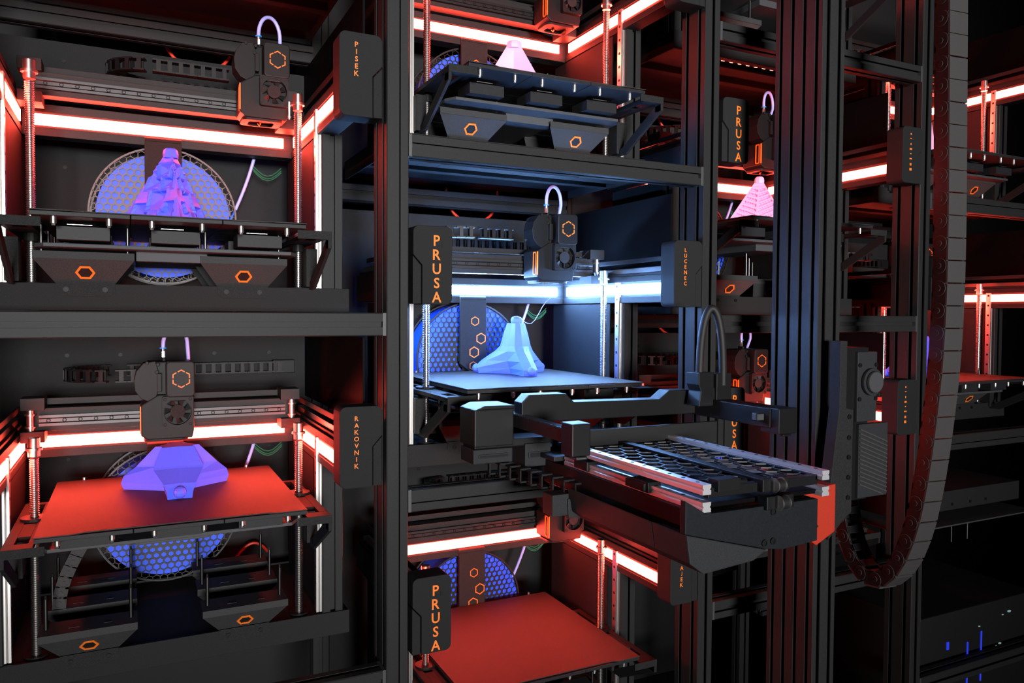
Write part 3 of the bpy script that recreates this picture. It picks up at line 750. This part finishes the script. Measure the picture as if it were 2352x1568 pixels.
# belt clamps and pulleys on the near end
for i, (y, z) in enumerate(((-.512, ZR-.010), (-.52, ZR-.032))):
    bc = rp('belt_pulley', MB().cyl((XM+.005, y, z), .0085, .012, 'x', 20).cyl((XM+.003, y, z), .0098, .002, 'x', 20, 1).cyl((XM+.016, y, z), .0098, .002, 'x', 20, 1), ['rubber', 'steel'], 0, label='small belt pulley with steel rims', smooth=True)
    rp('pulley_clamp', MB().box(XM-.014, XM+.001, y+.002, y+.020, z-.009, z+.009).box(XM+.02, XM+.034, y+.002, y+.020, z-.009, z+.009).box(XM-.014, XM+.034, y+.014, y+.02, z-.009, z-.004), ['arm'], .0015)
rp('end_sensor', MB().box(X1+.018, X1+.055, -.508, -.488, ZR-.012, ZR+.004).cyl((X1+.058, -.50, ZR-.003), .003, .014, 'x', 10, 1), ['plastic', 'steel'], .002)
# gripper frame
rp('cross_bar', MB().prism([(.200, -.184), (.575, -.187), (.575, -.150), (.562, -.142), (.507, -.141), (.486, -.156), (.302, -.153), (.286, -.138), (.214, -.137), (.200, -.150)][::-1], -.115, -.085, 'y'), ['arm'], .0015)
rp('grip_finger', MB().box(.118, .190, -.105, -.04, -.222, -.160).prism([(.118, -.160), (.136, -.153), (.190, -.154), (.190, -.160)], -.107, -.04, 'y'), ['arm'], .002)
rp('grip_motor', MB().box(.116, .188, -.105, -.05, -.250, -.226).box(.125, .18, -.107, -.05, -.241, -.234, 1), ['grey', 'plastic'], .002)
rp('grip_motor', MB().box(.212, .262, -.105, -.05, -.262, -.222).box(.218, .256, -.107, -.05, -.247, -.236, 1), ['grey', 'plastic'], .002)
rp('grip_carrier', MB().box(.12, .31, -.10, -.05, -.226, -.212).box(.272, .292, -.12, -.09, -.29, -.222), ['arm'], .002)
def bar_between(p, q, w, h):
    p, q = Vector(p), Vector(q); d = (q-p).normalized(); a = d.cross(Vector((0, 0, 1))).normalized()*w; u = Vector((0, 0, h)); v = []
    for c in (p, q): v += [c-a-u, c+a-u, c+a+u, c-a+u]
    return MB().add(v, [(0, 1, 2, 3), (7, 6, 5, 4), (0, 4, 5, 1), (1, 5, 6, 2), (2, 6, 7, 3), (3, 7, 4, 0)])
rk = bar_between((.197, -.08, -.180), (.222, -.26, -.190), .010, .010)
for i in range(40):
    t = i/40; rk.box(.188+.025*t, .206+.025*t, -.082-.176*t, -.0845-.176*t+.0005, -.170-.010*t, -.1685-.010*t)
rp('toothed_bar', rk, ['arm'], 0)
rp('bar_stop', MB().box(.205, .238, -.272, -.238, -.216, -.166).box(.212, .232, -.273, -.262, -.222, -.216, 1), ['arm', 'cap'], .002)
rp('side_arm', bar_between((.585, -.085, -.172), (.607, -.285, -.176), .020, .017), ['arm'], .002)
rp('side_arm_head', MB().box(.590, .632, -.305, -.262, -.202, -.158).box(.598, .618, -.307, -.30, -.206, -.202, 1).box(.570, .588, -.275, -.262, -.182, -.168, 1), ['arm', 'cap'], .002)
rp('mid_deck', MB().box(.24, .585, -.155, -.02, -.246, -.238).box(.26, .58, -.165, -.155, -.246, -.196), ['rubber'], .0015)
# small drag chain and its bracket
dc = MB()
for i in range(9):
    t = i/8; x, y, z = .165+.085*t, -.075-.14*t, -.262-.018*t
    dc.box(x-.010, x+.010, y-.009, y+.009, z+.009, z+.012).box(x-.010, x+.010, y-.009, y+.009, z-.012, z-.009).box(x-.0105, x-.008, y-.009, y-.002, z-.01, z+.01).box(x+.008, x+.0105, y-.009, y-.002, z-.01, z+.01)
rp('drag_chain', dc, ['chaindark'], 0)
br = [(.226, -.292), (.264, -.287), (.290, -.313), (.350, -.306), (.354, -.318), (.270, -.331), (.252, -.322), (.228, -.322)]
rp('chain_bracket', MB().prism(br, -.225, -.185, 'y').box(.200, .230, -.222, -.19, -.318, -.284), ['grey'], .0015)
# cable loop with its socket block
def hump(x0, x1, z0, zt, y, n=16): return [((x0+x1)/2-(x1-x0)/2*math.cos(PI*i/n), y-.02*i/n, z0+(zt-z0)*math.sin(PI*i/n)**.75) for i in range(n+1)]
rp('cable_socket', MB().prism([(.540, -.168), (.545, -.140), (.539, -.128), (.539, -.106), (.575, -.106), (.575, -.132), (.582, -.146), (.580, -.168)][::-1], -.16, -.125, 'y').box(.577, .612, -.165, -.135, -.168, -.108), ['arm'], .0015)
rp('cable_loop', MB().tube([(.556, -.142, -.125)]+hump(.556, .594, -.10, .012, -.142)+[(.594, -.162, -.13)], .0075, 12), ['rubber'], 0, smooth=True)
# arm to column
rp('link_beam', MB().box(.43, .615, -.298, -.264, -.325, -.262), ['arm'], .002)
rp('arm_link', MB().prism([(.60, -.305), (.60, -.345), (.690, -.405), (.735, -.385), (.735, -.300)], -.300, -.262, 'y'), ['redlit'], .002)
vp = rp('carriage_plate', MB().prism([(.735, -.41), (.745, -.41), (.792, -.36), (.792, -.175), (.776, -.172), (.776, -.05), (.752, -.05), (.752, -.17), (.735, -.30)][::-1] if False else [(.735, -.405), (.775, -.37), (.793, -.36), (.793, -.172), (.775, -.168), (.775, -.046), (.757, -.046), (.757, -.168), (.738, -.30)], -.286, -.262, 'y'), ['powder'], .0015)
for z in (-.184, -.222, -.258, -.295, -.332): obj('screw', screw_me, vp, (.782, -.2865, z), scale=(1.1, 1.1, 1.1))
mt = rp('gear_motor', MB().box(.832, .885, -.262, -.18, -.200, -.068).cyl((.866, -.262, -.125), .026, -.008, 'y', 28).cyl((.866, -.27, -.125), .021, -.006, 'y', 28, 1), ['grey', 'cap'], .002)
for sx in (-1, 1):
    for sz in (-1, 1): obj('screw', screw_me, mt, (.859+sx*.022, -.2625, -.125+sz*.032))
gl = MB().box(.838, .918, -.262, -.252, -.345, -.205)
grille = rp('ribbed_cover', gl, ['grey'], .001)
rm = cached('rib', lambda: MB().box(-.0012, .0012, -.002, 0, -.030, .030).mesh('rib', ['chain']))
for i in range(16):
    z0 = -.212-i*.0085
    L = bar_between((.840, -.263, z0+.001), (.916, -.263, z0-.0), .0012, .0012)
for i in range(14):
    z1 = -.214-.0080*i; a = Vector((.840, -.2625, z1)); q = Vector((.916, -.2625, z1-.028))
    if q.z < -.342: 
        tt = (a.z+.342)/(a.z-q.z); q = a.lerp(q, tt)
    v = [a+Vector((0, 0, -.0013)), q+Vector((0, 0, -.0013)), q+Vector((0, 0, .0013)), a+Vector((0, 0, .0013))]
    v2 = [w+Vector((0, -.0016, 0)) for w in v]
    b = MB().add(v+v2, [(0, 1, 2, 3), (7, 6, 5, 4), (0, 4, 5, 1), (1, 5, 6, 2), (2, 6, 7, 3), (3, 7, 4, 0)])
    obj('rib', b.mesh('rib', ['chain']), grille)
rp('carriage_block', MB().box(.80, .87, -.255, -.10, -.35, -.06), ['arm'], .002)

# ------------------------------------------------------------------ hanging cable chain
cc = thing('cable_chain', 'large grey cable chain hanging in a loop beside the robot column', 'cable chain', (1.085, -.27, -.7))
pitch = .0445
def big_link():
    w, d, h = .0240, .0180, pitch/2
    b = MB().box(-w, w, -d, -d+.004, -h+.0010, h-.0010, 0)                       # outer cross plate
    for s in (-1, 1):
        x0, x1 = (s*w, s*(w-.005)) if s < 0 else (s*(w-.005), s*w)
        b.box(x0, x1, -d+.0035, d, -h, h, 1)
        b.cyl((s*w, .001, h*.55), .0155, s*.0012, 'x', 20, 1); b.cyl((s*(w+.001), .002, h*.55), .006, s*.0012, 'x', 12, 1)
    b.box(-w, w, d-.004, d, -h*.35, h*.35, 1)
    return b.mesh('link', ['chain', 'chaindark'], .0006)
lkm = big_link(); phi = math.atan2(.99, .10); dv = Vector((math.cos(phi), math.sin(phi), 0))
yaw = phi-PI/2; top = Vector((1.078, -.27, 0))
key = [(.012, .80), (.004, .4), (0, .12), (.004, -.06), (.016, -.2), (.035, -.34), (.06, -.45), (.095, -.53), (.14, -.575), (.19, -.575), (.232, -.53), (.255, -.46), (.262, -.40)]
path = []
for i in range(len(key)-1):                                     # Catmull-Rom through the key points
    p0, p1, p2, p3 = [Vector(key[max(0, min(len(key)-1, i+q))]) for q in (-1, 0, 1, 2)]
    for k in range(300):
        t = k/300; path.append(.5*((2*p1)+(p2-p0)*t+(2*p0-5*p1+4*p2-p3)*t*t+(-p0+3*p1-3*p2+p3)*t**3))
acc = 0; nxt = 0
for i in range(1, len(path)-1):
    acc += (path[i]-path[i-1]).length
    if acc >= nxt:
        nxt += pitch; tg = (path[i+1]-path[i-1]).normalized(); ang = math.atan2(tg.x, -tg.y)
        q = top+dv*path[i].x+Vector((0, 0, path[i].y))
        o = obj('link', lkm, cc); o.matrix_local = Matrix.Translation(q-Vector((1.085, -.27, -.7))) @ Matrix.Rotation(yaw, 4, 'Z') @ Matrix.Rotation(ang, 4, 'X')
# ------------------------------------------------------------------ drawer below the far printer
du = thing('storage_tray_unit', 'shallow dark metal drawer under the printer beyond the cable chain', 'tray', (1.70, .10, -.574))
obj('body', MB().box(-.27, .27, 0, .40, .034, .088).mesh('body', ['powder'], .0015), du)
obj('bottom_plate', MB().box(-.28, .30, -.03, .40, 0, .004).mesh('bottom_plate', ['under'], .001), du)
for x in (-.06, .02, .09): obj('screw', screw_me, du, (x+.02, -.0005, .05))
for x in (-.04, .03): obj('rod', cached('rod', rod_mesh), du, (x, .0, -.056))
# ------------------------------------------------------------------ electronics box low at the right
eb = thing('electronics_cabinet', 'black cabinet with tiny blue and white indicator lights, low at the end of the rack', 'cabinet', (1.75, .05, -1.5))
obj('body', MB().box(-.30, .22, 0, .4, 0, .70).mesh('body', ['rubber'], .004), eb)
dl = cached('dot', lambda: MB().cyl((0, 0, 0), .004, -.002, 'y', 10).mesh('indicator', ['indw']))
for x, z, k in ((.10, .66, 1.3), (.07, .655, .6), (.06, .575, 1), (.045, .57, .7), (.06, .558, 1), (-.035, .64, .6)): obj('indicator', dl, eb, (x, 0, z), scale=(k*1.4, 1, k*.6))
bl = cached('bdot', lambda: MB().box(-.0022, .0022, -.002, 0, -.07, .07).mesh('light_bar', ['ind']))
obj('light_bar', bl, eb, (-.085, 0, .535)); obj('light_bar', bl, eb, (-.025, 0, .555)); obj('light_bar', bl, eb, (-.17, 0, .61), scale=(2, 1, .15))
